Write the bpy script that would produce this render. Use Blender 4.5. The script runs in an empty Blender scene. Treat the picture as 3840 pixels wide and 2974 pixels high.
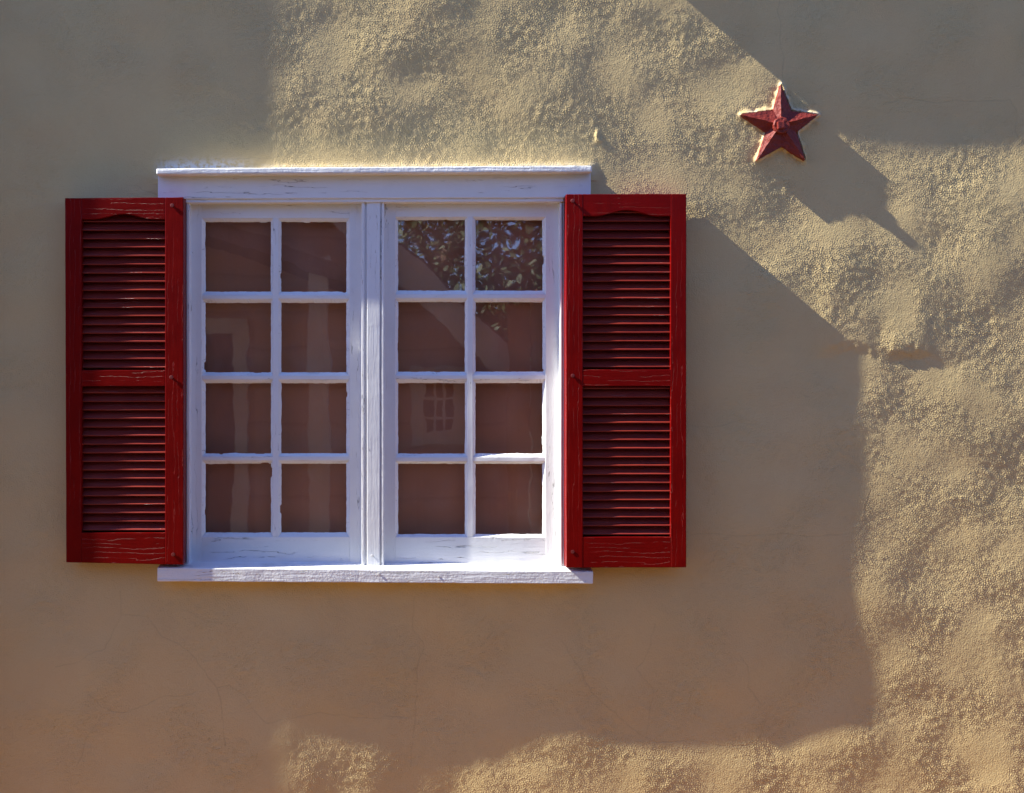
import bpy, bmesh, math, random
import numpy as np
from mathutils import Vector, noise

random.seed(7)
rng = np.random.default_rng(11)
scene = bpy.context.scene
COL = scene.collection

# ------------------------------------------------------------------ measurements
S = 0.00081          # metres on the wall plane per photo pixel (3840 wide)
D = 3.8              # camera distance from the wall
X0, Y0 = 1450.0, 1487.0   # photo pixel straight in front of the lens
CZ = 1.75            # camera height
W, H = 3840.0, 2974.0


def P(px, py, d=0.0):
    """photo measurement -> point standing d metres in front of the wall"""
    k = S * (D - d) / D
    return Vector(((px - X0) * k, -d, CZ + (Y0 - py) * k))


# ------------------------------------------------------------------ camera
cam_d = bpy.data.cameras.new('camera')
cam = bpy.data.objects.new('camera', cam_d)
COL.objects.link(cam)
cam.location = (0, -D, CZ)
cam.rotation_euler = (math.radians(90), 0, 0)
cam_d.sensor_width = 36
cam_d.lens = 36 * D / (W * S)
cam_d.shift_x = (W / 2 - X0) / W
cam_d.shift_y = (Y0 - H / 2) / W
cam_d.clip_end = 500
scene.camera = cam

# ------------------------------------------------------------------ light
SUN_DIR = Vector((9.0, 1.0, -7.7)).normalized()      # direction the light travels
elev = math.asin(-SUN_DIR.z)
azim = math.atan2(-SUN_DIR.x, -SUN_DIR.y)
world = bpy.data.worlds.new('World')
scene.world = world
world.use_nodes = True
wn = world.node_tree
wn.nodes.clear()
sky = wn.nodes.new('ShaderNodeTexSky')
sky.sky_type = 'NISHITA'
sky.sun_disc = False
sky.sun_elevation = elev
sky.sun_rotation = azim
sky.dust_density = 0.3
sky.ozone_density = 5.0
bg = wn.nodes.new('ShaderNodeBackground')
bg.inputs[1].default_value = 0.080
wo = wn.nodes.new('ShaderNodeOutputWorld')
grade = wn.nodes.new('ShaderNodeMix')      # the photograph's cool white balance
grade.data_type = 'RGBA'
grade.blend_type = 'MULTIPLY'
grade.inputs[0].default_value = 1.0
grade.inputs[7].default_value = (0.98, 1.0, 1.40, 1)
wn.links.new(sky.outputs[0], grade.inputs[6])
wn.links.new(grade.outputs[2], bg.inputs[0])
wn.links.new(bg.outputs[0], wo.inputs[0])

sun_d = bpy.data.lights.new('sun', 'SUN')
sun_d.energy = 5.0
sun_d.angle = math.radians(0.5)
sun_d.color = (1.0, 0.97, 0.85)
sun = bpy.data.objects.new('sun', sun_d)
COL.objects.link(sun)
sun.location = (-6, -3, 8)
sun.rotation_euler = SUN_DIR.to_track_quat('-Z', 'Y').to_euler()

vs = scene.view_settings
vs.view_transform = 'Standard'
vs.look = 'None'
vs.exposure = 1.28
vs.gamma = 1.0
vs.use_curve_mapping = False
scene.cycles.max_bounces = 8
scene.cycles.transparent_max_bounces = 12


# ------------------------------------------------------------------ materials
class NT:
    def __init__(self, name):
        self.m = bpy.data.materials.new(name)
        self.m.use_nodes = True
        self.t = self.m.node_tree
        self.b = self.t.nodes['Principled BSDF']
        self.out = self.t.nodes['Material Output']

    def n(self, typ, **kw):
        nd = self.t.nodes.new(typ)
        for k, v in kw.items():
            setattr(nd, k, v)
        return nd

    def l(self, a, b):
        self.t.links.new(a, b)

    def coords(self, scale=(1, 1, 1)):
        tc = self.n('ShaderNodeTexCoord')
        mp = self.n('ShaderNodeMapping')
        mp.inputs['Scale'].default_value = scale
        self.l(tc.outputs['Object'], mp.inputs['Vector'])
        return mp.outputs[0]

    def noise(self, vec, scale, detail=3, rough=0.5, dist=0.0):
        nz = self.n('ShaderNodeTexNoise')
        nz.inputs['Scale'].default_value = scale
        nz.inputs['Detail'].default_value = detail
        nz.inputs['Roughness'].default_value = rough
        nz.inputs['Distortion'].default_value = dist
        self.l(vec, nz.inputs['Vector'])
        return nz.outputs[0]

    def math(self, op, a, b=None, clamp=False):
        md = self.n('ShaderNodeMath', operation=op)
        md.use_clamp = clamp
        for i, v in enumerate((a, b)):
            if v is None:
                continue
            if isinstance(v, (int, float)):
                md.inputs[i].default_value = v
            else:
                self.l(v, md.inputs[i])
        return md.outputs[0]

    def ramp(self, fac, lo, hi):
        mr = self.n('ShaderNodeMapRange')
        mr.inputs['From Min'].default_value = lo
        mr.inputs['From Max'].default_value = hi
        self.l(fac, mr.inputs['Value'])
        return mr.outputs[0]

    def mix(self, fac, a, b):
        mx = self.n('ShaderNodeMix', data_type='RGBA')
        if isinstance(fac, (int, float)):
            mx.inputs[0].default_value = fac
        else:
            self.l(fac, mx.inputs[0])
        for sock, v in ((mx.inputs[6], a), (mx.inputs[7], b)):
            if isinstance(v, tuple):
                sock.default_value = (*v, 1)
            else:
                self.l(v, sock)
        return mx.outputs[2]

    def bump(self, height, dist, strength=1.0, prev=None):
        bp = self.n('ShaderNodeBump')
        bp.inputs['Distance'].default_value = dist
        bp.inputs['Strength'].default_value = strength
        self.l(height, bp.inputs['Height'])
        if prev is not None:
            self.l(prev, bp.inputs['Normal'])
        return bp.outputs[0]

    def checks(self, axis, per_m, width, wander, mlo, mhi, wav=9.0):
        """thin wandering paint checks running along the grain, broken here and there"""
        tc = self.n('ShaderNodeTexCoord')
        sp = self.n('ShaderNodeSeparateXYZ')
        self.l(tc.outputs['Object'], sp.inputs[0])
        across = sp.outputs[2] if axis == 'x' else sp.outputs[0]
        vs_ = self.coords(stretch(axis, 6))
        w = self.noise(vs_, wav * 6, 3, 0.6)
        u = self.math('ADD', self.math('MULTIPLY', across, per_m), self.math('MULTIPLY', w, wander))
        f = self.math('FRACT', u)
        d = self.math('ABSOLUTE', self.math('SUBTRACT', f, 0.5))
        ln = self.math('SUBTRACT', 1.0, self.ramp(d, width * 0.4, width), clamp=True)
        mk = self.ramp(self.noise(self.coords(stretch(axis, 12)), 62, 3, 0.6), mlo, mhi)
        return self.math('MULTIPLY', ln, mk, clamp=True)


def stretch(axis, k):
    return {'x': (1 / k, 1, 1), 'z': (1, 1, 1 / k)}[axis]


def mat_white(name, axis, crack=1.0, rough=0.42, bumpd=0.0006, dark=0.7, cd=0.0015):
    t = NT(name)
    v = t.coords(stretch(axis, 14))
    v1 = t.coords()
    mk = t.ramp(t.noise(v1, 9, 3, 0.6), 0.50 - 0.06 * crack, 0.62)
    cr = t.math('MULTIPLY', t.checks(axis, 55, 0.045, 2.6, 0.52, 0.57), mk)
    dirt = t.ramp(t.noise(v1, 14, 4, 0.6), 0.45, 0.75)
    base = t.mix(t.math('MULTIPLY', dirt, 0.35), (0.80, 0.80, 0.80), (0.70, 0.69, 0.67))
    base = t.mix(t.math('MULTIPLY', cr, dark), base, (0.10, 0.085, 0.075))
    t.l(base, t.b.inputs['Base Color'])
    t.b.inputs['Roughness'].default_value = rough
    g = t.noise(v, 130, 3, 0.6)
    g2 = t.noise(v1, 160, 2, 0.6)
    nb = t.bump(g, bumpd, 1.0)
    nb = t.bump(g2, bumpd * 0.5, 1.0, nb)
    nb = t.bump(t.math('SUBTRACT', 1.0, cr), cd, 1.0, nb)
    t.l(nb, t.b.inputs['Normal'])
    return t.m


def mat_red(name, axis, c1=(0.15, 0.0014, 0.0010), c2=(0.19, 0.002, 0.0010), lit_chk=0.13, spec=0.12, rough=0.38):
    t = NT(name)
    v = t.coords(stretch(axis, 16))
    v1 = t.coords()
    ln = t.checks(axis, 68, 0.038, 1.9, 0.46, 0.50)
    area = t.ramp(t.noise(v1, 4, 2, 0.5), 0.36, 0.5)
    ln = t.math('MULTIPLY', ln, area)
    blot = t.ramp(t.noise(v1, 11, 3, 0.6), 0.35, 0.7)
    base = t.mix(blot, c1, c2)
    base = t.mix(t.math('MULTIPLY', ln, lit_chk), base, (0.55, 0.20, 0.15))
    t.l(base, t.b.inputs['Base Color'])
    t.b.inputs['Roughness'].default_value = rough
    t.b.inputs['Specular IOR Level'].default_value = spec
    nb = t.bump(t.noise(v, 150, 3, 0.6), 0.00035)
    nb = t.bump(t.math('SUBTRACT', 1.0, ln), 0.0008, 0.8, nb)
    t.l(nb, t.b.inputs['Normal'])
    return t.m


def mat_plain(name, col, col2=None, scale=8, rough=0.7, bumpd=0.0, bscale=200):
    t = NT(name)
    v = t.coords()
    f = t.ramp(t.noise(v, scale, 4, 0.6), 0.35, 0.68)
    t.l(t.mix(f, col, col2 or tuple(c * 0.8 for c in col)), t.b.inputs['Base Color'])
    t.b.inputs['Roughness'].default_value = rough
    if bumpd:
        t.l(t.bump(t.noise(v, bscale, 3, 0.6), bumpd), t.b.inputs['Normal'])
    return t.m


def mat_stucco(name='tan_stucco'):
    t = NT(name)
    v = t.coords()
    big = t.ramp(t.noise(v, 1.7, 5, 0.6, 0.6), 0.30, 0.70)
    base = t.mix(big, (0.59, 0.447, 0.212), (0.64, 0.487, 0.236))
    med = t.ramp(t.noise(v, 7, 5, 0.65), 0.42, 0.72)
    base = t.mix(t.math('MULTIPLY', med, 0.30), base, (0.57, 0.395, 0.195))
    sp = t.ramp(t.noise(v, 420, 2, 0.6), 0.60, 0.78)
    base = t.mix(t.math('MULTIPLY', sp, 0.35), base, (0.68, 0.60, 0.40))
    at = t.n('ShaderNodeAttribute', attribute_name='crack')
    base = t.mix(t.math('MULTIPLY', at.outputs['Fac'], 0.22), base, (0.14, 0.10, 0.06))
    a2 = t.n('ShaderNodeAttribute', attribute_name='smear_and_lit')
    sm = t.math('MULTIPLY', a2.outputs['Fac'], t.ramp(t.noise(v, 60, 3, 0.6), 0.38, 0.55))
    base = t.mix(sm, base, (0.74, 0.71, 0.62))
    t.l(base, t.b.inputs['Base Color'])
    t.b.inputs['Roughness'].default_value = 0.85
    t.b.inputs['Specular IOR Level'].default_value = 0.3
    nb = t.bump(t.noise(v, 190, 3, 0.65), 0.0013)
    t.l(nb, t.b.inputs['Normal'])
    return t.m


def mat_glass():
    t = NT('old_window_glass')
    v = t.coords()
    t.t.nodes.remove(t.b)
    tr = t.n('ShaderNodeBsdfTransparent')
    tr.inputs[0].default_value = (0.93, 0.95, 0.95, 1)
    gl = t.n('ShaderNodeBsdfGlossy')
    gl.inputs['Roughness'].default_value = 0.015
    gl.inputs['Color'].default_value = (1, 1, 1, 1)
    nb = t.bump(t.noise(v, 5.5, 2, 0.5), 0.0004)
    nb = t.bump(t.noise(v, 30, 2, 0.5), 0.00002, 1.0, nb)
    t.l(nb, gl.inputs['Normal'])
    fr = t.n('ShaderNodeFresnel')
    gm_ = t.n('ShaderNodeNewGeometry')
    ior = t.math('ADD', t.math('MULTIPLY', gm_.outputs['Backfacing'], 1 / 2.05 - 2.05), 2.05)
    t.l(ior, fr.inputs['IOR'])     # same sheet seen from either side
    mx = t.n('ShaderNodeMixShader')
    t.l(fr.outputs[0], mx.inputs[0])
    t.l(tr.outputs[0], mx.inputs[1])
    t.l(gl.outputs[0], mx.inputs[2])
    df = t.n('ShaderNodeBsdfDiffuse')
    df.inputs[0].default_value = (0.6, 0.58, 0.55, 1)
    dust = t.math('MULTIPLY', t.ramp(t.noise(v, 10, 4, 0.65), 0.45, 0.8), 0.035)
    m2 = t.n('ShaderNodeMixShader')
    t.l(dust, m2.inputs[0])
    t.l(mx.outputs[0], m2.inputs[1])
    t.l(df.outputs[0], m2.inputs[2])
    t.l(m2.outputs[0], t.out.inputs[0])
    return t.m


M = {
    'wx': mat_white('white_paint_across', 'x'),
    'wz': mat_white('white_paint_upright', 'z'),
    'wsill': mat_white('white_paint_weathered', 'x', 3.2, 0.5, 0.0022, 0.25, 0.004),
    'wrail': mat_white('white_paint_checked', 'x', 2.4, 0.45, 0.0009, 0.5, 0.003),
    'putty': mat_white('white_putty', 'x', 1.6, 0.55, 0.0012),
    'rx': mat_red('red_paint_across', 'x'),
    'louvre': mat_red('faded_red_paint', 'x', (0.19, 0.018, 0.013), (0.24, 0.028, 0.015), 0.1, 0.5, 0.40),
    'rz': mat_red('red_paint_upright', 'z'),
    'star': mat_plain('thick_red_iron_paint', (0.22, 0.019, 0.008), (0.15, 0.010, 0.005), 38, 0.62, 0.0035, 90),
    'nail': mat_plain('painted_nail', (0.20, 0.012, 0.012), (0.12, 0.03, 0.02), 300, 0.5),
    'wnail': mat_plain('white_painted_nail', (0.75, 0.73, 0.70), None, 300, 0.5),
    'stucco': mat_stucco(),
    'blind': mat_plain('brown_blind_cloth', (0.56, 0.205, 0.115), (0.48, 0.175, 0.10), 3, 0.9, 0.0006, 500),
    'glass': mat_glass(),
}


# ------------------------------------------------------------------ helpers
def tag(o, label=None, cat=None, group=None, kind=None):
    for k, v in (('label', label), ('category', cat), ('group', group), ('kind', kind)):
        if v:
            o[k] = v
    return o


def empty(name, loc, label, cat, group=None):
    o = bpy.data.objects.new(name, None)
    o.empty_display_size = 0.1
    COL.objects.link(o)
    o.location = loc
    o['wloc'] = tuple(loc)
    return tag(o, label, cat, group, 'thing')


def wloc(o):
    return Vector(o['wloc']) if o is not None else Vector((0, 0, 0))


def build(name, bm, mat, parent=None, origin=None, smooth=False):
    """one mesh object; bm is in world coordinates"""
    org = Vector(origin) if origin is not None else (wloc(parent) if parent else Vector((0, 0, 0)))
    bm.normal_update()
    for v in bm.verts:
        v.co -= org
    me = bpy.data.meshes.new(name)
    bm.to_mesh(me)
    bm.free()
    me.materials.append(mat)
    if smooth:
        me.polygons.foreach_set('use_smooth', [True] * len(me.polygons))
    o = bpy.data.objects.new(name, me)
    COL.objects.link(o)
    o['wloc'] = tuple(org)
    if parent is not None:
        o.parent = parent
        o.location = org - wloc(parent)
    else:
        o.location = org
    return o


def hexa(bm, front, back):
    """front and back: four points each, same winding (seen from the camera: clockwise from top left)"""
    f = [bm.verts.new(p) for p in front]
    b = [bm.verts.new(p) for p in back]
    fs = [bm.faces.new((f[3], f[2], f[1], f[0])), bm.faces.new((b[0], b[1], b[2], b[3]))]
    for i in range(4):
        j = (i + 1) % 4
        fs.append(bm.faces.new((f[i], f[j], b[j], b[i])))
    return fs


def slab(bm, quad, df, db):
    """quad of photo points measured on the front face, extruded straight back"""
    fr = [P(x, y, df) for x, y in quad]
    bk = [Vector((p.x, -db, p.z)) for p in fr]
    hexa(bm, fr, bk)


def rect(x0, y0, x1, y1):
    return [(x0, y0), (x1, y0), (x1, y1), (x0, y1)]


def finish(bm, bev=0.0015, seg=2, step=0.03, amp=0.0005, freq=9.0):
    """soften the arris and let the wood wander a little"""
    bmesh.ops.recalc_face_normals(bm, faces=bm.faces)
    if bev:
        es = [e for e in bm.edges if len(e.link_faces) == 2 and e.calc_face_angle(0) > 0.5]
        bmesh.ops.bevel(bm, geom=es, offset=bev, segments=seg, affect='EDGES', profile=0.6)
    if step:
        xs = [v.co.x for v in bm.verts]
        zs = [v.co.z for v in bm.verts]
        for lo, hi, ax in ((min(xs), max(xs), 0), (min(zs), max(zs), 2)):
            if hi - lo < 0.15:
                continue
            n = int((hi - lo) / step)
            for i in range(1, n):
                c = Vector((0, 0, 0))
                c[ax] = lo + (hi - lo) * i / n
                nn = Vector((0, 0, 0))
                nn[ax] = 1
                bmesh.ops.bisect_plane(bm, geom=bm.verts[:] + bm.edges[:] + bm.faces[:], plane_co=c, plane_no=nn)
    for v in bm.verts:
        nz = noise.noise_vector(v.co * freq) * amp + noise.noise_vector(v.co * freq * 6) * amp * 0.5
        v.co += nz
    return bm


# ------------------------------------------------------------------ stucco wall
def star_poly():
    out = [(2928, 318), (2900, 414), (2779, 430), (2872, 496), (2839, 600),
           (2931, 549), (3020, 599), (2986, 495), (3068, 430), (2966, 415)]
    return out


def fft_noise(nx, nz, cell, l_lo, l_hi, aniso=1.0):
    kx = np.fft.fftfreq(nx, cell)[None, :]
    kz = np.fft.rfftfreq(nx, cell)[None, :]
    fx = np.fft.fftfreq(nx, cell)[None, :]
    fz = np.fft.fftfreq(nz, cell)[:, None]
    k = np.sqrt(fx ** 2 + (fz * aniso) ** 2) + 1e-9
    lg = np.log(k)
    lo, hi = np.log(1 / l_hi), np.log(1 / l_lo)
    amp = np.exp(-((lg - (lo + hi) / 2) / ((hi - lo) / 2 + 0.05)) ** 2) / k
    sp = np.fft.fft2(rng.standard_normal((nz, nx))) * amp
    a = np.real(np.fft.ifft2(sp))
    return a / a.std()


def build_wall():
    cell = 0.0018
    fx0, fx1 = P(-90, 0).x, P(3930, 0).x
    fz0, fz1 = P(0, 3060).z, P(0, -80).z
    xs = list(np.arange(fx0, fx1, cell))
    zs = list(np.arange(fz0, fz1, cell))

    def grow(start, end, sign):
        out, p, st = [], start, cell
        while (end - p) * sign > 0:
            st = min(st * 1.25, 0.05)
            p += sign * st
            out.append(p)
        return out
    xs = np.array(grow(fx0, -6.0, -1)[::-1] + xs + grow(xs[-1], 7.0, 1))
    zs = np.array([z for z in grow(fz0, 0.0, -1)[::-1]] + zs + grow(zs[-1], 5.6, 1))
    zs[0] = -0.05
    N, Mz = 2160, 1728
    grain = fft_noise(N, Mz, cell, 0.0042, 0.0085, 0.8)
    lump = fft_noise(N, Mz, cell, 0.020, 0.05)
    mid = fft_noise(N, Mz, cell, 0.12, 0.45)
    low = fft_noise(N, Mz, cell, 0.35, 0.9)
    rough_m = fft_noise(N, Mz, cell, 0.15, 0.5)

    GX, GZ = np.meshgrid(xs, zs)
    fi = np.mod((GX - fx0) / cell, N)
    fj = np.mod((GZ - fz0) / cell, Mz)
    i0 = np.floor(fi).astype(int) % N
    j0 = np.floor(fj).astype(int) % Mz

    def samp(a):
        return a[j0, i0]

    px = GX / S + X0
    py = Y0 - (GZ - CZ) / S

    def g(cx, cy, sx, sy):
        return np.exp(-((px - cx) / sx) ** 2 - ((py - cy) / sy) ** 2)

    def sstep(a, lo, hi):
        u = np.clip((a - lo) / (hi - lo), 0, 1)
        return u * u * (3 - 2 * u)

    rm = 0.95 + 0.38 * np.clip(samp(rough_m), -1.5, 1.5)
    gr = samp(grain)
    gr = (np.exp(0.7 * np.clip(gr, -3, 2.6)) - 1.0) * 0.8
    h = gr * 0.00040 * rm + samp(lump) * 0.00013 * rm
    trow = fft_noise(N, Mz, cell, 0.06, 0.30, 0.8)
    h += 0.00025 * (0.8 - np.abs(samp(trow))) * np.clip(0.9 + 0.6 * samp(rough_m), 0.2, 2)
    h += samp(mid) * 0.0008 + samp(low) * 0.0016
    # near the trim the plaster was floated flat behind the shutters
    flat = g(465, 1430, 330, 800) + g(2350, 1430, 330, 800)
    h *= 1 - 0.55 * np.clip(flat, 0, 1)
    # slow belly and hollows of the old wall
    tx = np.arange(-4000, 12000, 10.0)
    tr = np.interp(tx, [700, 1087, 1390, 1690, 1760, 2100, 3000, 3400, 3800], [0.001, 0.004, 0.0150, 0.0300, 0.0240, 0.0143, 0.0130, 0.006, 0])
    ker = np.exp(-(np.arange(-40, 41) * 10.0 / 75.0) ** 2)
    tr = np.convolve(tr, ker / ker.sum(), 'same')
    rec = np.interp(px, tx, tr)
    h -= rec * sstep(py, 2130, 2700)
    h += -0.011 * g(3700, 430, 420, 260) + 0.004 * g(3260, 2260, 200, 160) + 0.006 * g(3230, 2770, 170, 120)
    # edge of an old repair coat: proud above a ragged line right of the window
    ed = 1330 + 7 * np.sin(px / 37.0) + 14 * samp(low) + 9 * np.sin(px / 91.0 + 1) + 2 * samp(lump)
    prof = sstep(py, 760, 1290) * (1 - sstep(py, ed - 30, ed + 34))
    am = 0.0068 * sstep(px, 3030, 3130) * (1 - sstep(px, 3420, 3700)) * (1 - 0.45 * np.exp(-((px - 3310) / 45) ** 2) * sstep(py, 1180, 1320))
    h += am * prof
    e2 = 1322 + 8 * np.sin((px - 3300) / 60.0)
    h += 0.0052 * np.exp(-((px - 3400) / 85) ** 4) * sstep(py, e2 - 260, e2 - 25) * (1 - sstep(py, e2 - 18, e2 + 24))
    # plaster crust above the drip cap
    cap = 630 - (px - 585) * 0.0067
    du = cap - py
    inx = sstep(px, 560, 640) * (1 - sstep(px, 2210, 2250))
    h += inx * 0.0045 * np.exp(-np.clip(du, 0, 999) / 11.0) * (du > -60)
    crust = inx * sstep(px, 900, 1150) * np.exp(-(np.clip(du - 5, 0, 999) / 34.0) ** 2) * (du > -40)
    h += crust * (0.0002 * np.clip(samp(lump), -0.6, 2.5) * np.clip(0.3 + samp(mid), 0, 1.3) + 0.0002 * samp(grain))
    h += 0.0055 * g(2238, 505, 8, 16) + 0.0035 * g(2246, 528, 14, 12)
    # plaster dam round the star
    poly = np.array(star_poly(), float)
    m = (px > 2700) & (px < 3150) & (py > 250) & (py < 680)
    qx, qy = px[m], py[m]
    dist = np.full(qx.shape, 1e9)
    inside = np.zeros(qx.shape, bool)
    n = len(poly)
    for a in range(n):
        p0, p1 = poly[a], poly[(a + 1) % n]
        e = p1 - p0
        t = np.clip(((qx - p0[0]) * e[0] + (qy - p0[1]) * e[1]) / (e @ e), 0, 1)
        dist = np.minimum(dist, np.hypot(qx - p0[0] - t * e[0], qy - p0[1] - t * e[1]))
        c = (p0[1] > qy) != (p1[1] > qy)
        xc = p0[0] + (qy - p0[1]) / ((p1[1] - p0[1]) or 1e-9) * (p1[0] - p0[0])
        inside ^= c & (qx < xc)
    wob = samp(lump)[m]
    dam = 0.0075 * np.exp(-(dist / (8.5 + 2.5 * wob)) ** 2)
    hm = h[m]
    hm = np.where(inside, np.minimum(hm, 0.002), hm + np.where(dist < 45, dam, 0))
    h[m] = hm
    # cracks
    crack = np.zeros_like(h)
    lines = []

    def pl(ox, oy, k, pts):
        lines.append([(ox + x * k, oy + y * k) for x, y in pts])
    k = 0.705
    pl(2300, 0, k, [(887, -40), (880, 60), (893, 130), (885, 210), (907, 300), (900, 380), (910, 430)])
    pl(2300, 0, k, [(1440, 552), (1540, 520), (1640, 531), (1740, 545), (1830, 530), (1960, 536), (2110, 530), (2150, 590), (2148, 690), (2170, 790)])
    k = 0.87
    pl(0, 2100, k, [(520, 130), (525, 235), (490, 310), (455, 380), (380, 405), (345, 440), (240, 460)])
    pl(0, 2100, k, [(525, 235), (635, 240), (700, 330), (775, 365), (830, 410), (870, 470), (935, 550), (958, 650), (970, 800)])
    pl(0, 2100, k, [(935, 550), (990, 540), (1050, 580), (1110, 670), (1150, 705), (1220, 690), (1380, 660), (1560, 685), (1780, 680)])
    pl(0, 2100, k, [(380, 575), (440, 632), (490, 655), (550, 655), (640, 620), (700, 585), (780, 588), (840, 570)])
    pl(0, 2100, k, [(440, 660), (425, 705), (370, 770), (352, 850), (330, 890)])
    pl(0, 2100, k, [(1785, 160), (1780, 300), (1830, 360), (1800, 470), (1790, 680), (1770, 900)])
    k = 0.888
    pl(1900, 2100, k, [(625, 270), (600, 400), (550, 465), (625, 550), (610, 640), (595, 755)])
    pl(1900, 2100, k, [(230, 340), (300, 440), (360, 560), (460, 650), (560, 740), (640, 775), (800, 765), (900, 790), (1060, 790), (1105, 680)])
    pl(1900, 2100, k, [(980, 400), (1025, 455), (1025, 540), (1080, 610)])
    k = 0.705
    pl(2300, 1190, k, [(410, 1155), (560, 1150), (650, 1165), (780, 1160), (900, 1150), (1050, 1165), (1180, 1155), (1290, 1150), (1370, 1080)])
    pl(2300, 1190, k, [(400, 575), (520, 585), (640, 560), (760, 565)])
    pl(2300, 1190, k, [(1370, 920), (1340, 1010), (1350, 1100)])
    pl(0, 0, 0.504, [(930, 1370), (1010, 1385), (1060, 1415), (1165, 1450)])
    pl(0, 0, 0.504, [(1170, 1192), (1350, 1188), (1700, 1183), (2100, 1170)])
    for L in lines:
        L2 = []
        for a, b in zip(L[:-1], L[1:]):
            dx, dy = b[0] - a[0], b[1] - a[1]
            ln = math.hypot(dx, dy)
            nn = max(2, int(ln / 12))
            for q in range(nn):
                t = q / nn
                w = noise.noise(Vector((a[0] + dx * t, a[1] + dy * t, 3.3)) * 0.03) * 7
                L2.append((a[0] + dx * t - dy / ln * w, a[1] + dy * t + dx / ln * w))
        L2.append(L[-1])
        for a, b in zip(L2[:-1], L2[1:]):
            x_lo, x_hi = min(a[0], b[0]) - 8, max(a[0], b[0]) + 8
            y_lo, y_hi = min(a[1], b[1]) - 8, max(a[1], b[1]) + 8
            c0, c1 = np.searchsorted(xs, [(x_lo - X0) * S, (x_hi - X0) * S])
            r0, r1 = np.searchsorted(zs, [CZ + (Y0 - y_hi) * S, CZ + (Y0 - y_lo) * S])
            if c1 <= c0 or r1 <= r0:
                continue
            sx, sy = px[r0:r1, c0:c1], py[r0:r1, c0:c1]
            ex, ey = b[0] - a[0], b[1] - a[1]
            t = np.clip(((sx - a[0]) * ex + (sy - a[1]) * ey) / (ex * ex + ey * ey + 1e-9), 0, 1)
            dd = np.hypot(sx - a[0] - t * ex, sy - a[1] - t * ey)
            sw = 0.55 + 0.45 * noise.noise(Vector((a[0], a[1], 9.1)) * 0.02)
            cv = np.clip(1.25 - dd / 2.6, 0, 1) * sw
            crack[r0:r1, c0:c1] = np.maximum(crack[r0:r1, c0:c1], cv)
    h -= crack * 0.0005
    smear_and_lit = inx * np.exp(-(np.clip(du, 0, 999) / 26.0) ** 2) * (du > -40) * (1 - sstep(px, 820, 1000)) * 1.0
    smear_and_lit = np.maximum(smear_and_lit, 0.22 * inx * np.exp(-(np.clip(du, 0, 999) / 11.0) ** 2) * (du > -40))  # pale line along the cap: the sunlit plaster edge put into the colour
    smear_and_lit[m] = np.maximum(smear_and_lit[m], 0.45 * np.exp(-(dist / 10.0) ** 2) * ((qy < 520) | (qx < 2880)))  # pale rim on the star's upper and left sides paints its sunlit edge
    h = np.clip(h, -0.05, 0.020) + 0.0085 * sstep(px, 3380, 4300)
    # stay clear of the back of shutters and trim
    behind = ((px > 230) & (px < 720) | (px > 2100) & (px < 2585)) & (py > 700) & (py < 2140)
    h = np.where(behind, np.minimum(h, 0.0065), h)

    nz_, nx_ = h.shape
    co = np.empty((nz_ * nx_, 3), np.float32)
    co[:, 0] = GX.ravel()
    co[:, 1] = -h.ravel()
    co[:, 2] = GZ.ravel()
    idx = np.arange(nz_ * nx_).reshape(nz_, nx_)
    quads = np.stack([idx[:-1, :-1], idx[:-1, 1:], idx[1:, 1:], idx[1:, :-1]], -1).reshape(-1, 4)
    cx = (px[:-1, :-1] + px[1:, 1:]).ravel() / 2
    cy = (py[:-1, :-1] + py[1:, 1:]).ravel() / 2
    keep = ~((cx > 672) & (cx < 2138) & (cy > 705) & (cy < 2150))
    quads = quads[keep].astype(np.int32)
    me = bpy.data.meshes.new('stucco_wall')
    me.vertices.add(len(co))
    me.vertices.foreach_set('co', co.ravel())
    me.loops.add(quads.size)
    me.loops.foreach_set('vertex_index', quads.ravel())
    me.polygons.add(len(quads))
    me.polygons.foreach_set('loop_start', np.arange(0, quads.size, 4, dtype=np.int32))
    me.polygons.foreach_set('use_smooth', np.ones(len(quads), bool))
    me.update(calc_edges=True)
    for nm, arr in (('crack', crack), ('smear_and_lit', smear_and_lit)):
        at = me.attributes.new(nm, 'FLOAT', 'POINT')
        at.data.foreach_set('value', arr.ravel().astype(np.float32))
    me.materials.append(M['stucco'])
    o = bpy.data.objects.new('stucco_wall', me)
    COL.objects.link(o)
    o['wloc'] = (0, 0, 0)
    tag(o, 'old tan stucco wall with hairline cracks, around the white window', 'wall', kind='thing')
    # the dark room the window belongs to
    bm = bmesh.new()
    x0, x1, z0, z1, yb = -2.2, 2.2, 0.0, 3.4, 2.6
    a = [bm.verts.new(p) for p in ((x0, 0.03, z0), (x1, 0.03, z0), (x1, 0.03, z1), (x0, 0.03, z1))]
    b = [bm.verts.new(p) for p in ((x0, yb, z0), (x1, yb, z0), (x1, yb, z1), (x0, yb, z1))]
    bm.faces.new(b)
    for i in range(4):
        bm.faces.new((a[i], a[(i + 1) % 4], b[(i + 1) % 4], b[i]))
    build('room_lining', bm, mat_plain('room_plaster', (0.25, 0.2, 0.16)), o)
    return o


wall = build_wall()

# ------------------------------------------------------------------ ground
gm = NT('terracotta_bounce_strip')
v = gm.coords()
bk = gm.n('ShaderNodeTexBrick')
bk.inputs['Scale'].default_value = 4.0
bk.inputs['Color1'].default_value = (0.31, 0.130, 0.014, 1)
bk.inputs['Color2'].default_value = (0.26, 0.108, 0.012, 1)
bk.inputs['Mortar'].default_value = (0.22, 0.11, 0.04, 1)
gm.l(v, bk.inputs['Vector'])
gm.l(bk.outputs[0], gm.b.inputs['Base Color'])
gm.b.inputs['Roughness'].default_value = 0.9


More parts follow.
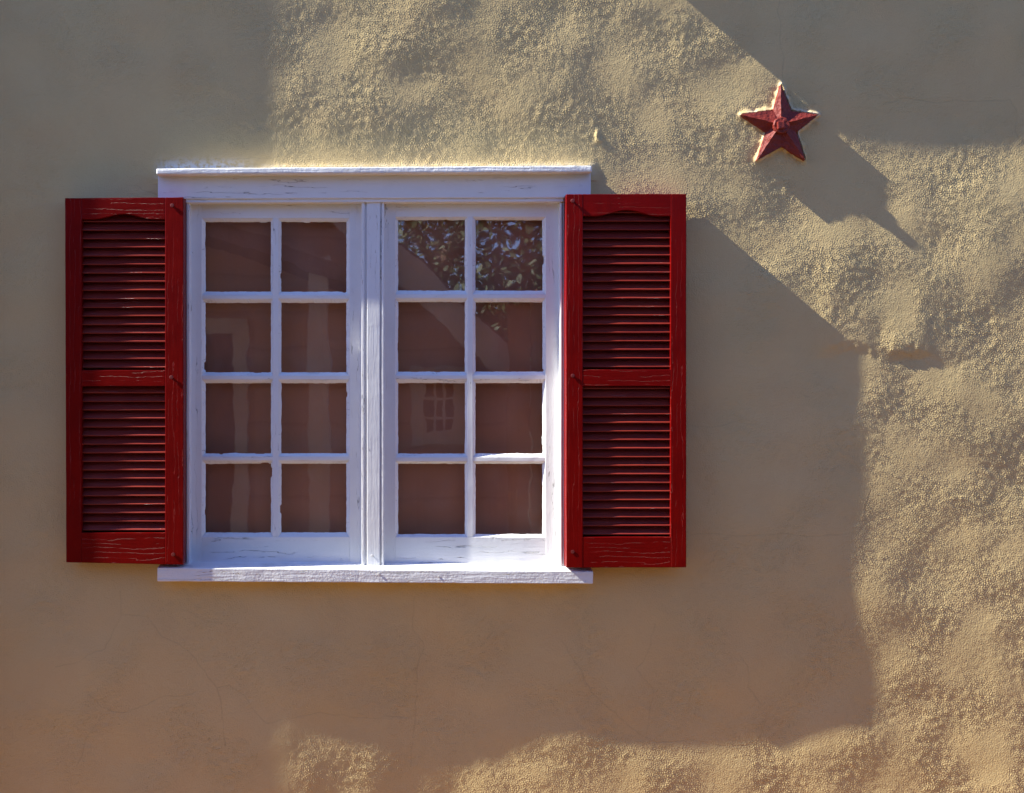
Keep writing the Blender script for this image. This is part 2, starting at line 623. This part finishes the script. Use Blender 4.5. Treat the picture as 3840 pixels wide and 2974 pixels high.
def sheet(name, x0, x1, y0, y1, z, mat):
    bm = bmesh.new()
    bm.faces.new([bm.verts.new(p) for p in ((x0, y0, z), (x1, y0, z), (x1, y1, z), (x0, y1, z))])
    tag(build(name, bm, mat), kind='structure')


sheet('ground', -120, 120, -120, 120, 0, mat_plain('dark_lawn', (0.030, 0.042, 0.014), (0.045, 0.045, 0.02), 2, 0.9))
sheet('bounce_strip', -12, 14, -1.5, 0.02, 0.02, gm.m)  # unseen brick strip added to bounce warm light onto the lower wall

# ------------------------------------------------------------------ window
win = empty('casement_window', P(1404, 2190, 0.0), 'white wooden double casement window with peeling paint between red shutters', 'window')
F = -0.020     # sash face
# head: frieze board, bead, drip cap
bm = bmesh.new()
slab(bm, [(592, 648), (2216, 641), (2216, 741), (592, 746)], 0.022, -0.06)
slab(bm, [(686, 746), (2114, 741), (2114, 756), (686, 760)], 0.016, -0.06)
head = build('head_casing', finish(bm, 0.0022, 2, 0.05, 0.0005), M['wx'], win)
bm = bmesh.new()
slab(bm, [(585, 631), (2220, 620), (2220, 645), (585, 654)], 0.060, -0.004)
build('drip_cap', finish(bm, 0.005, 3, 0.016, 0.0009, 14), M['wsill'], head, smooth=False)

# jambs
for xs_, nm in (((640, 698, 711), 'l'), ((2170, 2110, 2100), 'r')):
    bm = bmesh.new()
    a, b, c = xs_
    slab(bm, rect(min(a, b), 758, max(a, b), 2124), 0.006, -0.06)
    slab(bm, rect(min(b, c) + (1 if nm == 'l' else 0), 758, max(b, c) - (0 if nm == 'l' else 1), 2120), 0.0095, -0.06)
    build('jamb', finish(bm, 0.0025, 2, 0.03, 0.0006), M['wz'], win)

# mullion
bm = bmesh.new()
slab(bm, rect(1359, 758, 1438, 2121), 0.0035, -0.06)
slab(bm, rect(1356, 758, 1367, 2122), 0.0092, -0.055)
slab(bm, rect(1376, 757, 1425, 2123), 0.0098, -0.05)
slab(bm, rect(1431, 758, 1440, 2122), 0.0092, -0.055)
mul = build('mullion', finish(bm, 0.002, 2, 0.02, 0.0005, 12), M['wz'], win)

# sill
bm = bmesh.new()
ft = [P(590, 2129, 0.052), P(2224, 2144, 0.052), P(2224, 2190, 0.052), P(590, 2180, 0.052)]
zb0, zb1 = P(0, 2103, -0.03).z, P(0, 2108, -0.03).z
bt = [Vector((ft[0].x, 0.055, zb0 + 0.004)), Vector((ft[1].x, 0.055, zb1 + 0.004)),
      Vector((ft[1].x, 0.055, ft[2].z)), Vector((ft[0].x, 0.055, ft[3].z))]
hexa(bm, ft, bt)
sill = build('sill', finish(bm, 0.0025, 2, 0.02, 0.0010, 14), M['wsill'], win)


def nail(px, py, d, r, out, mat, parent, name='nail'):
    bm = bmesh.new()
    c = P(px, py, d)
    n = 12
    rings = []
    for rr, yy in ((r * 0.55, 0.004), (r * 0.55, -out * 0.55), (r, -out * 0.6), (r, -out * 0.9), (r * 0.7, -out)):
        rings.append([bm.verts.new(c + Vector((rr * math.cos(2 * math.pi * i / n), yy, rr * math.sin(2 * math.pi * i / n)))) for i in range(n)])
    for a, b in zip(rings[:-1], rings[1:]):
        for i in range(n):
            bm.faces.new((a[i], a[(i + 1) % n], b[(i + 1) % n], b[i]))
    bm.faces.new(rings[-1])
    bmesh.ops.recalc_face_normals(bm, faces=bm.faces)
    return build(name, bm, mat, parent, origin=c)


nail(1396, 2083, 0.0095, 0.0035, 0.003, M['wnail'], mul)
nail(1421, 2152, 0.0515, 0.0035, 0.003, M['wnail'], sill)
nail(1645, 2162, 0.0515, 0.003, 0.0025, M['wnail'], sill)

LEFT = dict(x0=711, x1=1356, cols=[(771, 1016), (1055, 1299)], inn=(757, 1310), mv=(1023, 1044),
            rows=[(833, 1094), (1136, 1396), (1437, 1700), (1739, 1997)], top=(764, 819), bot=(2013, 2110),
            mh=[(1106, 1121), (1408, 1424), (1711, 1727)])
RIGHT = dict(x0=1440, x1=2100, cols=[(1493, 1743), (1783, 2034)], inn=(1483, 2046), mv=(1753, 1773),
             rows=[(826, 1090), (1133, 1394), (1437, 1701), (1739, 2003)], top=(760, 814), bot=(2014, 2114),
             mh=[(1103, 1119), (1407, 1422), (1714, 1730)])


def make_sash(c, seed):
    rr = random.Random(seed)
    bm = bmesh.new()
    e = 0
    slab(bm, rect(c['x0'] - 8, c['top'][0] - 12, c['inn'][0], c['bot'][1] + 12), F, -0.052)
    slab(bm, rect(c['inn'][1], c['top'][0] - 12, c['x1'] + 8, c['bot'][1] + 12), F, -0.052)
    sash = build('sash', finish(bm, 0.0009, 1, 0.03, 0.0006, 12), M['wz'], win)
    for a_, b_, off in ((c['top'][0] - 12, c['top'][1], 0.0006), (c['bot'][0], c['bot'][1] + 12, 0.0004)):
        bm = bmesh.new()
        slab(bm, rect(c['inn'][0], a_, c['inn'][1], b_), F - off, -0.052)
        build('rail', finish(bm, 0.0009, 1, 0.03, 0.0006, 12), M['wx' if off > 0.0005 else 'wrail'], sash)
    # muntins
    bm = bmesh.new()
    slab(bm, rect(c['mv'][0], c['top'][1], c['mv'][1], c['bot'][0]), F - 0.0002, -0.048)
    build('muntin', finish(bm, 0.0012, 2, 0.02, 0.0007, 14), M['wz'], sash)
    for a, b in c['mh']:
        bm = bmesh.new()
        slab(bm, rect(c['inn'][0], a, c['inn'][1], b), F - 0.0010, -0.047)
        build('muntin', finish(bm, 0.0012, 2, 0.02, 0.0007, 14), M['wx'], sash)
    # putty fillets: sloping from the wood to the glass, ragged along the glass
    bm = bmesh.new()
    DG = -0.0325
    ye = [c['top'][1]] + [v for ab in c['mh'] for v in ab] + [c['bot'][0]]
    xe = [c['inn'][0], c['mv'][0], c['mv'][1], c['inn'][1]]
    for ci, (gx0, gx1) in enumerate(c['cols']):
        for ri, (gy0, gy1) in enumerate(c['rows']):
            wx0, wx1 = xe[2 * ci] , xe[2 * ci + 1]
            wy0, wy1 = ye[2 * ri], ye[2 * ri + 1]
            sides = [((wx0, wy0), (wx1, wy0), (gx0, gy0), (gx1, gy0)),
                     ((wx1, wy0), (wx1, wy1), (gx1, gy0), (gx1, gy1)),
                     ((wx1, wy1), (wx0, wy1), (gx1, gy1), (gx0, gy1)),
                     ((wx0, wy1), (wx0, wy0), (gx0, gy1), (gx0, gy0))]
            for si, (a0, a1, b0, b1) in enumerate(sides):
                nseg = 44
                prev = None
                jit = 0.0
                chip = 0
                nx_, ny_ = [(0, 1), (-1, 0), (0, -1), (1, 0)][si]
                for q in range(nseg + 1):
                    t = q / nseg
                    jit = jit * 0.72 + rr.gauss(0, 0.36)
                    if chip == 0 and rr.random() < 0.012:
                        chip = rr.randint(2, 6)
                        cd = rr.uniform(-6, 2.5)
                    jj = jit
                    if chip:
                        jj += cd
                        chip -= 1
                    if q in (0, nseg):
                        jj = 0
                    ax, ay = a0[0] + (a1[0] - a0[0]) * t, a0[1] + (a1[1] - a0[1]) * t
                    bx, by = b0[0] + (b1[0] - b0[0]) * t + nx_ * jj, b0[1] + (b1[1] - b0[1]) * t + ny_ * jj
                    hgt = rr.gauss(0, 0.0005)
                    v0 = bm.verts.new(P(ax, ay, F - 0.0022))
                    vm = bm.verts.new(P(ax * 0.45 + bx * 0.55, ay * 0.45 + by * 0.55, (F - 0.0022) * 0.5 + DG * 0.5 + 0.0012 + hgt))
                    v1 = bm.verts.new(P(bx, by, DG + 0.0012))
                    v2 = bm.verts.new(P(bx, by, DG - 0.004))
                    cur = (v0, vm, v1, v2)
                    if prev:
                        for i in range(3):
                            bm.faces.new((prev[i], cur[i], cur[i + 1], prev[i + 1]))
                    prev = cur
    bmesh.ops.recalc_face_normals(bm, faces=bm.faces)
    build('glazing_putty', bm, M['putty'], sash)
    # glass: eight panes of thin sheet
    bm = bmesh.new()
    for gx0, gx1 in c['cols']:
        for gy0, gy1 in c['rows']:
            slab(bm, rect(gx0 - 9, gy0 - 9, gx1 + 9, gy1 + 9), DG, DG - 0.003)
    bmesh.ops.recalc_face_normals(bm, faces=bm.faces)
    build('glazing', bm, M['glass'], sash)
    return sash


make_sash(LEFT, 3)
make_sash(RIGHT, 4)

# blind hanging behind the panes
bm = bmesh.new()
nx_, nz_ = 60, 2
for i in range(nx_):
    pass
xa, xb = P(640, 0, 0).x, P(2180, 0, 0).x
za, zb = P(0, 2180, 0).z, P(0, 690, 0).z
cols = []
for i in range(nx_ + 1):
    x = xa + (xb - xa) * i / nx_
    y = 0.062 + 0.002 * math.sin(i * 0.9) + 0.002 * math.sin(i * 0.37 + 1)
    cols.append([bm.verts.new((x, y, za)), bm.verts.new((x, y, zb)), bm.verts.new((x, y + 0.002, zb)), bm.verts.new((x, y + 0.002, za))])
for a, b in zip(cols[:-1], cols[1:]):
    for i in range(4):
        bm.faces.new((a[i], b[i], b[(i + 1) % 4], a[(i + 1) % 4]))
bm.faces.new(cols[0])
bm.faces.new(cols[-1])
bmesh.ops.recalc_face_normals(bm, faces=bm.faces)
tag(build('window_blind', bm, M['blind'], smooth=False, origin=(xa, 0.085, za)), 'plain brown cloth blind drawn behind the window panes', 'blind', kind='thing')


# ------------------------------------------------------------------ shutters
SF, SB = 0.062, 0.010


def make_shutter(c, label, seed):
    rr = random.Random(seed)
    (tlx, tly), (trx, try_), (brx, bry), (blx, bly) = c['outer']
    root = empty('louvred_shutter', P((blx + brx) / 2, (bly + bry) / 2, SB), label, 'shutter', 'red louvred shutters beside the window')
    ix0, ix1 = c['inn']
    # stiles
    for q in ([(tlx, tly), (ix0, tly + (try_ - tly) * .15), (ix0, bly + (bry - bly) * .15), (blx, bly)],
              [(ix1, tly + (try_ - tly) * .85), (trx, try_), (brx, bry), (ix1, bly + (bry - bly) * .85)]):
        bm = bmesh.new()
        slab(bm, q, SF, SB)
        build('stile', finish(bm, 0.0018, 2, 0.04, 0.0005), M['rz'], root)
    # arched head rail
    y0, y1 = c['up']
    pk = c['peak']
    n = 40
    bm = bmesh.new()
    top, bot = [], []
    for i in range(n + 1):
        t = i / n
        x = ix0 + (ix1 - ix0) * t
        u = abs(t - 0.5) / 0.5
        k = 0.5 + 0.5 * math.cos(math.pi * min(1, u / 0.72))
        top.append((x, tly + (try_ - tly) * (.15 + .7 * t)))
        bot.append((x, y0 - (y0 - pk) * k))
    fv = [(bm.verts.new(P(*a, SF - 0.0004)), bm.verts.new(P(*b, SF - 0.0004))) for a, b in zip(top, bot)]
    bv = [(bm.verts.new(Vector((f[0].co.x, -SB, f[0].co.z))), bm.verts.new(Vector((f[1].co.x, -SB, f[1].co.z)))) for f in fv]
    for i in range(n):
        bm.faces.new((fv[i][0], fv[i][1], fv[i + 1][1], fv[i + 1][0]))
        bm.faces.new((bv[i][0], bv[i + 1][0], bv[i + 1][1], bv[i][1]))
        bm.faces.new((fv[i][0], fv[i + 1][0], bv[i + 1][0], bv[i][0]))
        bm.faces.new((fv[i][1], bv[i][1], bv[i + 1][1], fv[i + 1][1]))
    bm.faces.new((fv[0][0], bv[0][0], bv[0][1], fv[0][1]))
    bm.faces.new((fv[n][0], fv[n][1], bv[n][1], bv[n][0]))
    build('arched_rail', finish(bm, 0.0014, 2, 0, 0.0004), M['rx'], root)
    # middle and bottom rails
    for q in (rect(ix0, c['up'][1], ix1, c['lo'][0]),
              [(ix0, c['lo'][1]), (ix1, c['lo'][1]), (ix1, bly + (bry - bly) * .85), (ix0, bly + (bry - bly) * .15)]):
        bm = bmesh.new()
        slab(bm, q, SF - 0.0004, SB)
        build('rail', finish(bm, 0.0014, 2, 0.04, 0.0004), M['rx'], root)
    # louvre panels: blades tilted outwards at the bottom
    for (a, b), first in ((c['up'], c['peak'] + 2), (c['lo'], c['lo'][0])):
        bm = bmesh.new()
        pitch = 32.2
        y = b - 9
        while y > first - 4:
            tilt = rr.gauss(0, 0.0006)
            tip = 0.0525 + rr.gauss(0, 0.0004)
            z = P(0, y, tip).z
            x0_, x1_ = P(ix0, 0, SF).x - 0.004, P(ix1, 0, SF).x + 0.004
            prof = [(tip - 0.003, z - 0.0010), (tip, z + 0.0004), (tip + 0.0002, z + 0.0020), (tip - 0.0078, z + 0.0080 + tilt),
                    (tip - 0.0270, z + 0.0300 + tilt), (tip - 0.0310, z + 0.0262 + tilt)]
            ns = 16
            prev = None
            for s in range(ns + 1):
                x = x0_ + (x1_ - x0_) * s / ns
                wv = noise.noise(Vector((x * 22, y * 0.7, seed))) * 0.0004
                cur = [bm.verts.new((x, -(d_ + wv), z_ + wv * 0.6)) for d_, z_ in prof]
                if prev:
                    for i in range(6):
                        bm.faces.new((prev[i], cur[i], cur[(i + 1) % 6], prev[(i + 1) % 6]))
                else:
                    bm.faces.new(cur)
                prev = cur
            bm.faces.new(prev[::-1])
            y -= pitch
        # dark backing board closing the rear of the opening
        slab(bm, rect(ix0 - 4, min(a, first) - 14, ix1 + 4, b + 3), SB + 0.006, SB + 0.001)
        bmesh.ops.recalc_face_normals(bm, faces=bm.faces)
        build('louvre_panel', bm, M['louvre'], root)
    for (x, y), out in zip(c['nails'], c['out']):
        nail(x, y, SF - 0.0005, 0.0058, out * 1.15, M['nail'], root)
    return root


make_shutter(dict(outer=[(243, 743), (688, 740), (688, 2118), (248, 2109)], inn=(306, 619), up=(822, 1388), peak=802,
                  lo=(1448, 1998), nails=[(646, 771), (643, 1415), (650, 2079)], out=(0.0036, 0.0042, 0.003)),
             'red louvred shutter on the left of the window, its outer stile in shade', 5)
make_shutter(dict(outer=[(2123, 728), (2574, 727), (2574, 2128), (2124, 2129)], inn=(2186, 2515), up=(810, 1386), peak=788,
                  lo=(1448, 2014), nails=[(2146, 754), (2147, 1409), (2147, 2069)], out=(0.0055, 0.0035, 0.002)),
             'red louvred shutter between the window and the star', 6)

# ------------------------------------------------------------------ star anchor
c0 = P(2928, 468, 0.0)
star = empty('anchor_star', c0, 'dark red iron star wall anchor on the stucco', 'wall anchor')
poly = star_poly()
bm = bmesh.new()
cpx = (2928, 466)
APEX = 0.034
N_R = 14


def star_pt(a, t, inner):
    x = cpx[0] + (a[0] - cpx[0]) * t
    y = cpx[1] + (a[1] - cpx[1]) * t
    if inner:
        d = APEX - 0.004 + (0.016 - APEX + 0.004) * t ** 0.75
    else:
        d = APEX + (0.023 - APEX) * t
    return x, y, d


cen = bm.verts.new(P(cpx[0], cpx[1], APEX))
M_A = 8
ringv = []
for j in range(1, N_R + 1):
    t = j / N_R
    row = []
    for i in range(10):
        a, b = poly[i], poly[(i + 1) % 10]
        pa, pb = star_pt(a, t, i % 2 == 1), star_pt(b, t, (i + 1) % 2 == 1)
        for q in range(M_A):
            u = q / M_A
            row.append(bm.verts.new(P(pa[0] + (pb[0] - pa[0]) * u, pa[1] + (pb[1] - pa[1]) * u, pa[2] + (pb[2] - pa[2]) * u)))
    ringv.append(row)
rim = []
for v_ in ringv[-1]:
    rim.append(bm.verts.new((v_.co.x, 0.012, v_.co.z)))
ringv.append(rim)
L = len(rim)
for i in range(L):
    bm.faces.new((cen, ringv[0][(i + 1) % L], ringv[0][i]))
for a, b in zip(ringv[:-1], ringv[1:]):
    for i in range(L):
        bm.faces.new((a[i], a[(i + 1) % L], b[(i + 1) % L], b[i]))
bmesh.ops.recalc_face_normals(bm, faces=bm.faces)
for v_ in bm.verts:
    v_.co += noise.noise_vector(v_.co * 55) * 0.0013 + noise.noise_vector(v_.co * 150) * 0.0011
build('star_body', bm, M['star'], star)
# boss and square bolt end
bm = bmesh.new()
bc = P(2930, 470, APEX - 0.001)
n = 20
rings = []
for r, yo in ((0.0255, 0.014), (0.025, -0.003), (0.0225, -0.0050), (0.013, -0.0050)):
    rings.append([bm.verts.new(bc + Vector((r * math.cos(2 * math.pi * i / n), yo, r * math.sin(2 * math.pi * i / n)))) for i in range(n)])
for a, b in zip(rings[:-1], rings[1:]):
    for i in range(n):
        bm.faces.new((a[i], a[(i + 1) % n], b[(i + 1) % n], b[i]))
bm.faces.new(rings[-1])
bmesh.ops.recalc_face_normals(bm, faces=bm.faces)
for v_ in bm.verts:
    v_.co += noise.noise_vector(v_.co * 120) * 0.0012
boss = build('boss', bm, M['star'], star)
bm = bmesh.new()
q = [(2917, 455), (2944, 453), (2946, 480), (2918, 483)]
slab(bm, q, 0.0485, 0.030)
build('bolt', finish(bm, 0.0025, 2, 0, 0.0008, 60), M['star'], boss)

# ------------------------------------------------------------------ the rest of the house front (outside the frame, its shade falls in it)
bm = bmesh.new()  # unseen projection added to cast the shade on the left of the wall
xe = P(1075, 0, 0).x - 9 * 0.118
hexa(bm, [Vector((xe - 1.1, -0.118, 5.5)), Vector((xe, -0.118, 5.5)), Vector((xe, -0.118, -0.02)), Vector((xe - 1.1, -0.118, -0.02))],
     [Vector((xe - 1.1, 0.04, 5.5)), Vector((xe, 0.04, 5.5)), Vector((xe, 0.04, -0.02)), Vector((xe - 1.1, 0.04, -0.02))])
tag(build('shade_projection', finish(bm, 0.012, 2, 0.06, 0.003, 5), M['stucco'], origin=(xe - 0.55, 0, 0)),
    'unseen stucco projection added left of the view to shade the wall', 'wall projection', kind='thing')
pu = 0.09
ux, uy = 3165 - 9 * pu / S, 510 - 7.7 * pu / S
up = empty('upper_window', Vector(((ux + 900 - X0) * S, 0, CZ + (Y0 - uy) * S)), 'white upstairs window with a deep sill above the star', 'window')
x0_, zb_ = (ux - X0) * S, CZ + (Y0 - uy) * S
bm = bmesh.new()
hexa(bm, [Vector((x0_, -pu, zb_ + .06)), Vector((x0_ + 1.7, -pu, zb_ + .06)), Vector((x0_ + 1.7, -pu, zb_)), Vector((x0_, -pu, zb_))],
     [Vector((x0_, 0.03, zb_ + .08)), Vector((x0_ + 1.7, 0.03, zb_ + .08)), Vector((x0_ + 1.7, 0.03, zb_)), Vector((x0_, 0.03, zb_))])
build('sill', finish(bm, 0.003, 2, 0, 0), M['wsill'], up)
bm = bmesh.new()
for a, b, c, d in ((.06, .08, .16, 1.5), (1.54, .08, 1.64, 1.5), (.8, .08, .88, 1.4), (.16, 1.4, 1.54, 1.5), (.16, .08, 1.54, .16)):
    hexa(bm, [Vector((x0_ + a, -.05, zb_ + d)), Vector((x0_ + c, -.05, zb_ + d)), Vector((x0_ + c, -.05, zb_ + b)), Vector((x0_ + a, -.05, zb_ + b))],
         [Vector((x0_ + a, .03, zb_ + d)), Vector((x0_ + c, .03, zb_ + d)), Vector((x0_ + c, .03, zb_ + b)), Vector((x0_ + a, .03, zb_ + b))])
bmesh.ops.recalc_face_normals(bm, faces=bm.faces)
build('window_frame', bm, M['wz'], up)
bm = bmesh.new()
hexa(bm, [Vector((x0_ + .1, -.022, zb_ + 1.45)), Vector((x0_ + 1.6, -.022, zb_ + 1.45)), Vector((x0_ + 1.6, -.022, zb_ + .1)), Vector((x0_ + .1, -.022, zb_ + .1))],
     [Vector((x0_ + .1, -.018, zb_ + 1.45)), Vector((x0_ + 1.6, -.018, zb_ + 1.45)), Vector((x0_ + 1.6, -.018, zb_ + .1)), Vector((x0_ + .1, -.018, zb_ + .1))])
bmesh.ops.recalc_face_normals(bm, faces=bm.faces)
build('glazing', bm, M['glass'], up)

# ------------------------------------------------------------------ neighbour house across the yard (seen mirrored in the panes)
HY = -5.0
nb = empty('neighbour_house', (-2.2, HY, 0), 'brown clapboard gabled house mirrored in the window panes', 'house')
t = NT('pinkish_clapboard')
v = t.coords((0, 0, 1))
wv = t.n('ShaderNodeTexWave', wave_type='BANDS', bands_direction='Z', wave_profile='SAW')
wv.inputs['Scale'].default_value = 1.2
t.l(v, wv.inputs['Vector'])
t.l(t.mix(t.ramp(wv.outputs[0], 0.85, 1.0), (0.46, 0.27, 0.20), (0.30, 0.17, 0.13)), t.b.inputs['Base Color'])
t.l(t.bump(wv.outputs[0], 0.012), t.b.inputs['Normal'])
clap = t.m
roof_m = mat_plain('brown_shingle', (0.16, 0.10, 0.08), (0.11, 0.07, 0.06), 20, 0.9, 0.01, 30)
trim_m = mat_plain('cream_trim', (0.62, 0.50, 0.40), None, 5, 0.6)
AX, AZ = -2.3, 5.03
EX, EZ = 1.15, 1.82
EXL = -6.4


def extr(bm, pts, y0, y1):
    f = [bm.verts.new((x, y0, z)) for x, z in pts]
    b = [bm.verts.new((x, y1, z)) for x, z in pts]
    bm.faces.new(f)
    bm.faces.new(b[::-1])
    for i in range(len(pts)):
        j = (i + 1) % len(pts)
        bm.faces.new((f[i], b[i], b[j], f[j]))
    bmesh.ops.recalc_face_normals(bm, faces=bm.faces)


def box(bm, x0, x1, y0, y1, z0, z1):
    extr(bm, [(x0, z0), (x1, z0), (x1, z1), (x0, z1)], y0, y1)


bm = bmesh.new()
extr(bm, [(EXL + .3, 0), (EX - .15, 0), (EX - .15, EZ + .02), (AX, AZ - .2), (EXL + .3, EZ + .1)], HY, HY - 5.5)
build('wall', bm, clap, nb)
for ex in (EX, EXL):
    bm = bmesh.new()
    extr(bm, [(AX, AZ), (ex, EZ), (ex, EZ - .14), (AX, AZ - .16)], HY + .35, HY - 5.8)
    rf = build('roof', bm, roof_m, nb)
    bm = bmesh.new()
    extr(bm, [(AX, AZ - .03), (ex, EZ - .03), (ex, EZ - .30), (AX, AZ - .32)], HY + .42, HY + .36)
    build('barge_board', bm, trim_m, rf)
for wx, wz, ww, wh in ((0.27, 1.5, .2, .36), (-4.6, .9, .9, 1.4), (-2.7, 3.2, .8, 1.0)):
    bm = bmesh.new()
    box(bm, wx - .1, wx, HY - .02, HY + .06, wz - .1, wz + wh + .1)
    box(bm, wx + ww, wx + ww + .1, HY - .02, HY + .06, wz - .1, wz + wh + .1)
    box(bm, wx, wx + ww, HY - .02, HY + .058, wz + wh, wz + wh + .1)
    box(bm, wx, wx + ww, HY - .02, HY + .058, wz - .1, wz)
    for i in (1, 2):
        box(bm, wx + ww * i / 3 - .009, wx + ww * i / 3 + .009, HY - .02, HY + .04, wz, wz + wh)
        box(bm, wx, wx + ww, HY - .02, HY + .038, wz + wh * i / 3 - .009, wz + wh * i / 3 + .009)
    wf = build('window', bm, trim_m, nb)
    bm = bmesh.new()
    box(bm, wx, wx + ww, HY - .03, HY + .015, wz, wz + wh)
    build('pane', bm, mat_plain('dark_pane', (0.14, 0.09, 0.075), None, 5, 0.1), wf)
bm = bmesh.new()
box(bm, -1.62, -1.52, HY - .02, HY + .05, 0, 2.3)
box(bm, -1.08, -0.98, HY - .02, HY + .05, 0, 2.3)
box(bm, -1.52, -1.08, HY - .02, HY + .048, 2.2, 2.3)
dr = build('door_frame', bm, trim_m, nb)
bm = bmesh.new()
box(bm, -1.52, -1.08, HY - .02, HY + .02, 0, 2.2)
build('door', bm, mat_plain('dark_door', (0.12, 0.06, 0.05)), dr)
bm = bmesh.new()
extr(bm, [(-3.6, 3.74), (-.22, 2.57), (-.22, 2.46), (-3.6, 3.63)], HY + .9, HY - .02)
pr = build('porch_roof', bm, roof_m, nb)
for x in (-.50, -3.4):
    bm = bmesh.new()
    box(bm, x, x + .13, HY + .74, HY + .87, 0, 2.58 + (-.3 - x) * .34)
    build('post', bm, trim_m, pr)

# board fence added to block low sky and bounce brown light
fn = empty('sky_block_fence', (6.0, HY + 0.6, 0), 'tall brown board fence added beside the neighbour house to block low sky', 'fence')
bm = bmesh.new()
for i in range(56):
    x = 0.8 + i * 0.155
    box(bm, x, x + 0.148, HY + 0.58, HY + 0.60, 0.04, 2.35 + 0.03 * math.sin(i * 1.7))
build('board', bm, mat_plain('brown_stained_board', (0.27, 0.135, 0.065), (0.20, 0.10, 0.05), 3, 0.85), fn)['kind'] = 'stuff'
for i in range(5):
    bm = bmesh.new()
    box(bm, 1.0 + i * 2.15, 1.1 + i * 2.15, HY + 0.48, HY + 0.58, 0, 2.45)
    build('post', bm, mat_plain('brown_post', (0.22, 0.11, 0.06)), fn)

# ------------------------------------------------------------------ trees beyond it
def leaf_mat(name, a, b):
    t = NT(name)
    v = t.coords()
    t.l(t.mix(t.ramp(t.noise(v, 1.5, 3), 0.35, 0.65), a, b), t.b.inputs['Base Color'])
    t.b.inputs['Roughness'].default_value = 0.6
    return t.m


bark = mat_plain('grey_brown_bark', (0.16, 0.10, 0.07), (0.10, 0.065, 0.05), 9, 0.9, 0.01, 25)


def tube(bm, pts, radii, n=9):
    prev = None
    for i, (p, r) in enumerate(zip(pts, radii)):
        d = (pts[min(i + 1, len(pts) - 1)] - pts[max(i - 1, 0)]).normalized()
        u = d.cross(Vector((0, 1, 0.1))).normalized()
        w = d.cross(u)
        ring = [bm.verts.new(p + (u * math.cos(2 * math.pi * k / n) + w * math.sin(2 * math.pi * k / n)) * r) for k in range(n)]
        if prev:
            for k in range(n):
                bm.faces.new((prev[k], prev[(k + 1) % n], ring[(k + 1) % n], ring[k]))
        prev = ring


def make_tree(loc, h, lean, crown_r, nleaf, label, mat, seed):
    rr = random.Random(seed)
    root = empty('leafy_tree', loc, label, 'tree', 'trees mirrored in the panes')
    base = Vector(loc)
    bm = bmesh.new()
    pts = [base + Vector((lean * (i / 8) ** 1.3 * h, 0.1 * math.sin(i), h * .8 * i / 8)) for i in range(9)]
    tube(bm, pts, [0.24 - 0.022 * i for i in range(9)])
    ends = [pts[-1], pts[6], pts[7]]
    for b in range(11):
        s = pts[rr.randint(3, 7)]
        e = s + Vector((rr.uniform(-1, 1) * crown_r, rr.uniform(-1, 1) * crown_r, rr.uniform(.1, .55) * h * .5))
        mid_ = (s + e) / 2 + Vector((rr.gauss(0, .15), rr.gauss(0, .15), .2))
        tube(bm, [s, mid_, e], [0.09, 0.06, 0.02], 6)
        ends += [e, mid_]
    build('trunk', bm, bark, root, smooth=True)
    bm = bmesh.new()
    for i in range(nleaf):
        c = rr.choice(ends) + Vector((rr.gauss(0, .5), rr.gauss(0, .5), rr.gauss(0, .42))) * crown_r * 0.42
        a = Vector((rr.gauss(0, 1), rr.gauss(0, 1), rr.gauss(0, 1))).normalized()
        b_ = a.cross(Vector((rr.gauss(0, 1), rr.gauss(0, 1), rr.gauss(0, 1)))).normalized()
        sz = rr.uniform(.03, .055)
        bm.faces.new([bm.verts.new(c + a * sz), bm.verts.new(c + b_ * sz * .5), bm.verts.new(c - a * sz), bm.verts.new(c - b_ * sz * .5)])
    build('crown', bm, mat, root)


lm1 = leaf_mat('yellow_green_leaf', (0.11, 0.13, 0.02), (0.07, 0.10, 0.02))
lm2 = leaf_mat('dark_green_leaf', (0.05, 0.08, 0.025), (0.035, 0.06, 0.02))
make_tree((-0.63, -13.5, 0), 8.5, 0.39, 2.4, 22000, 'leaning tree behind the gable end of the neighbour house', lm1, 21)
make_tree((2.2, -10.0, 0), 5.6, -0.02, 2.1, 36000, 'dark green tree right of the neighbour house', lm2, 22)
make_tree((4.8, -9.5, 0), 5.0, 0.02, 2.0, 14000, 'yellow green tree at the far right of the yard', lm1, 23)
make_tree((1.5, -7.6, 0), 3.3, 0.02, 1.15, 16000, 'low dense tree behind the added fence beside the gable', lm2, 24)
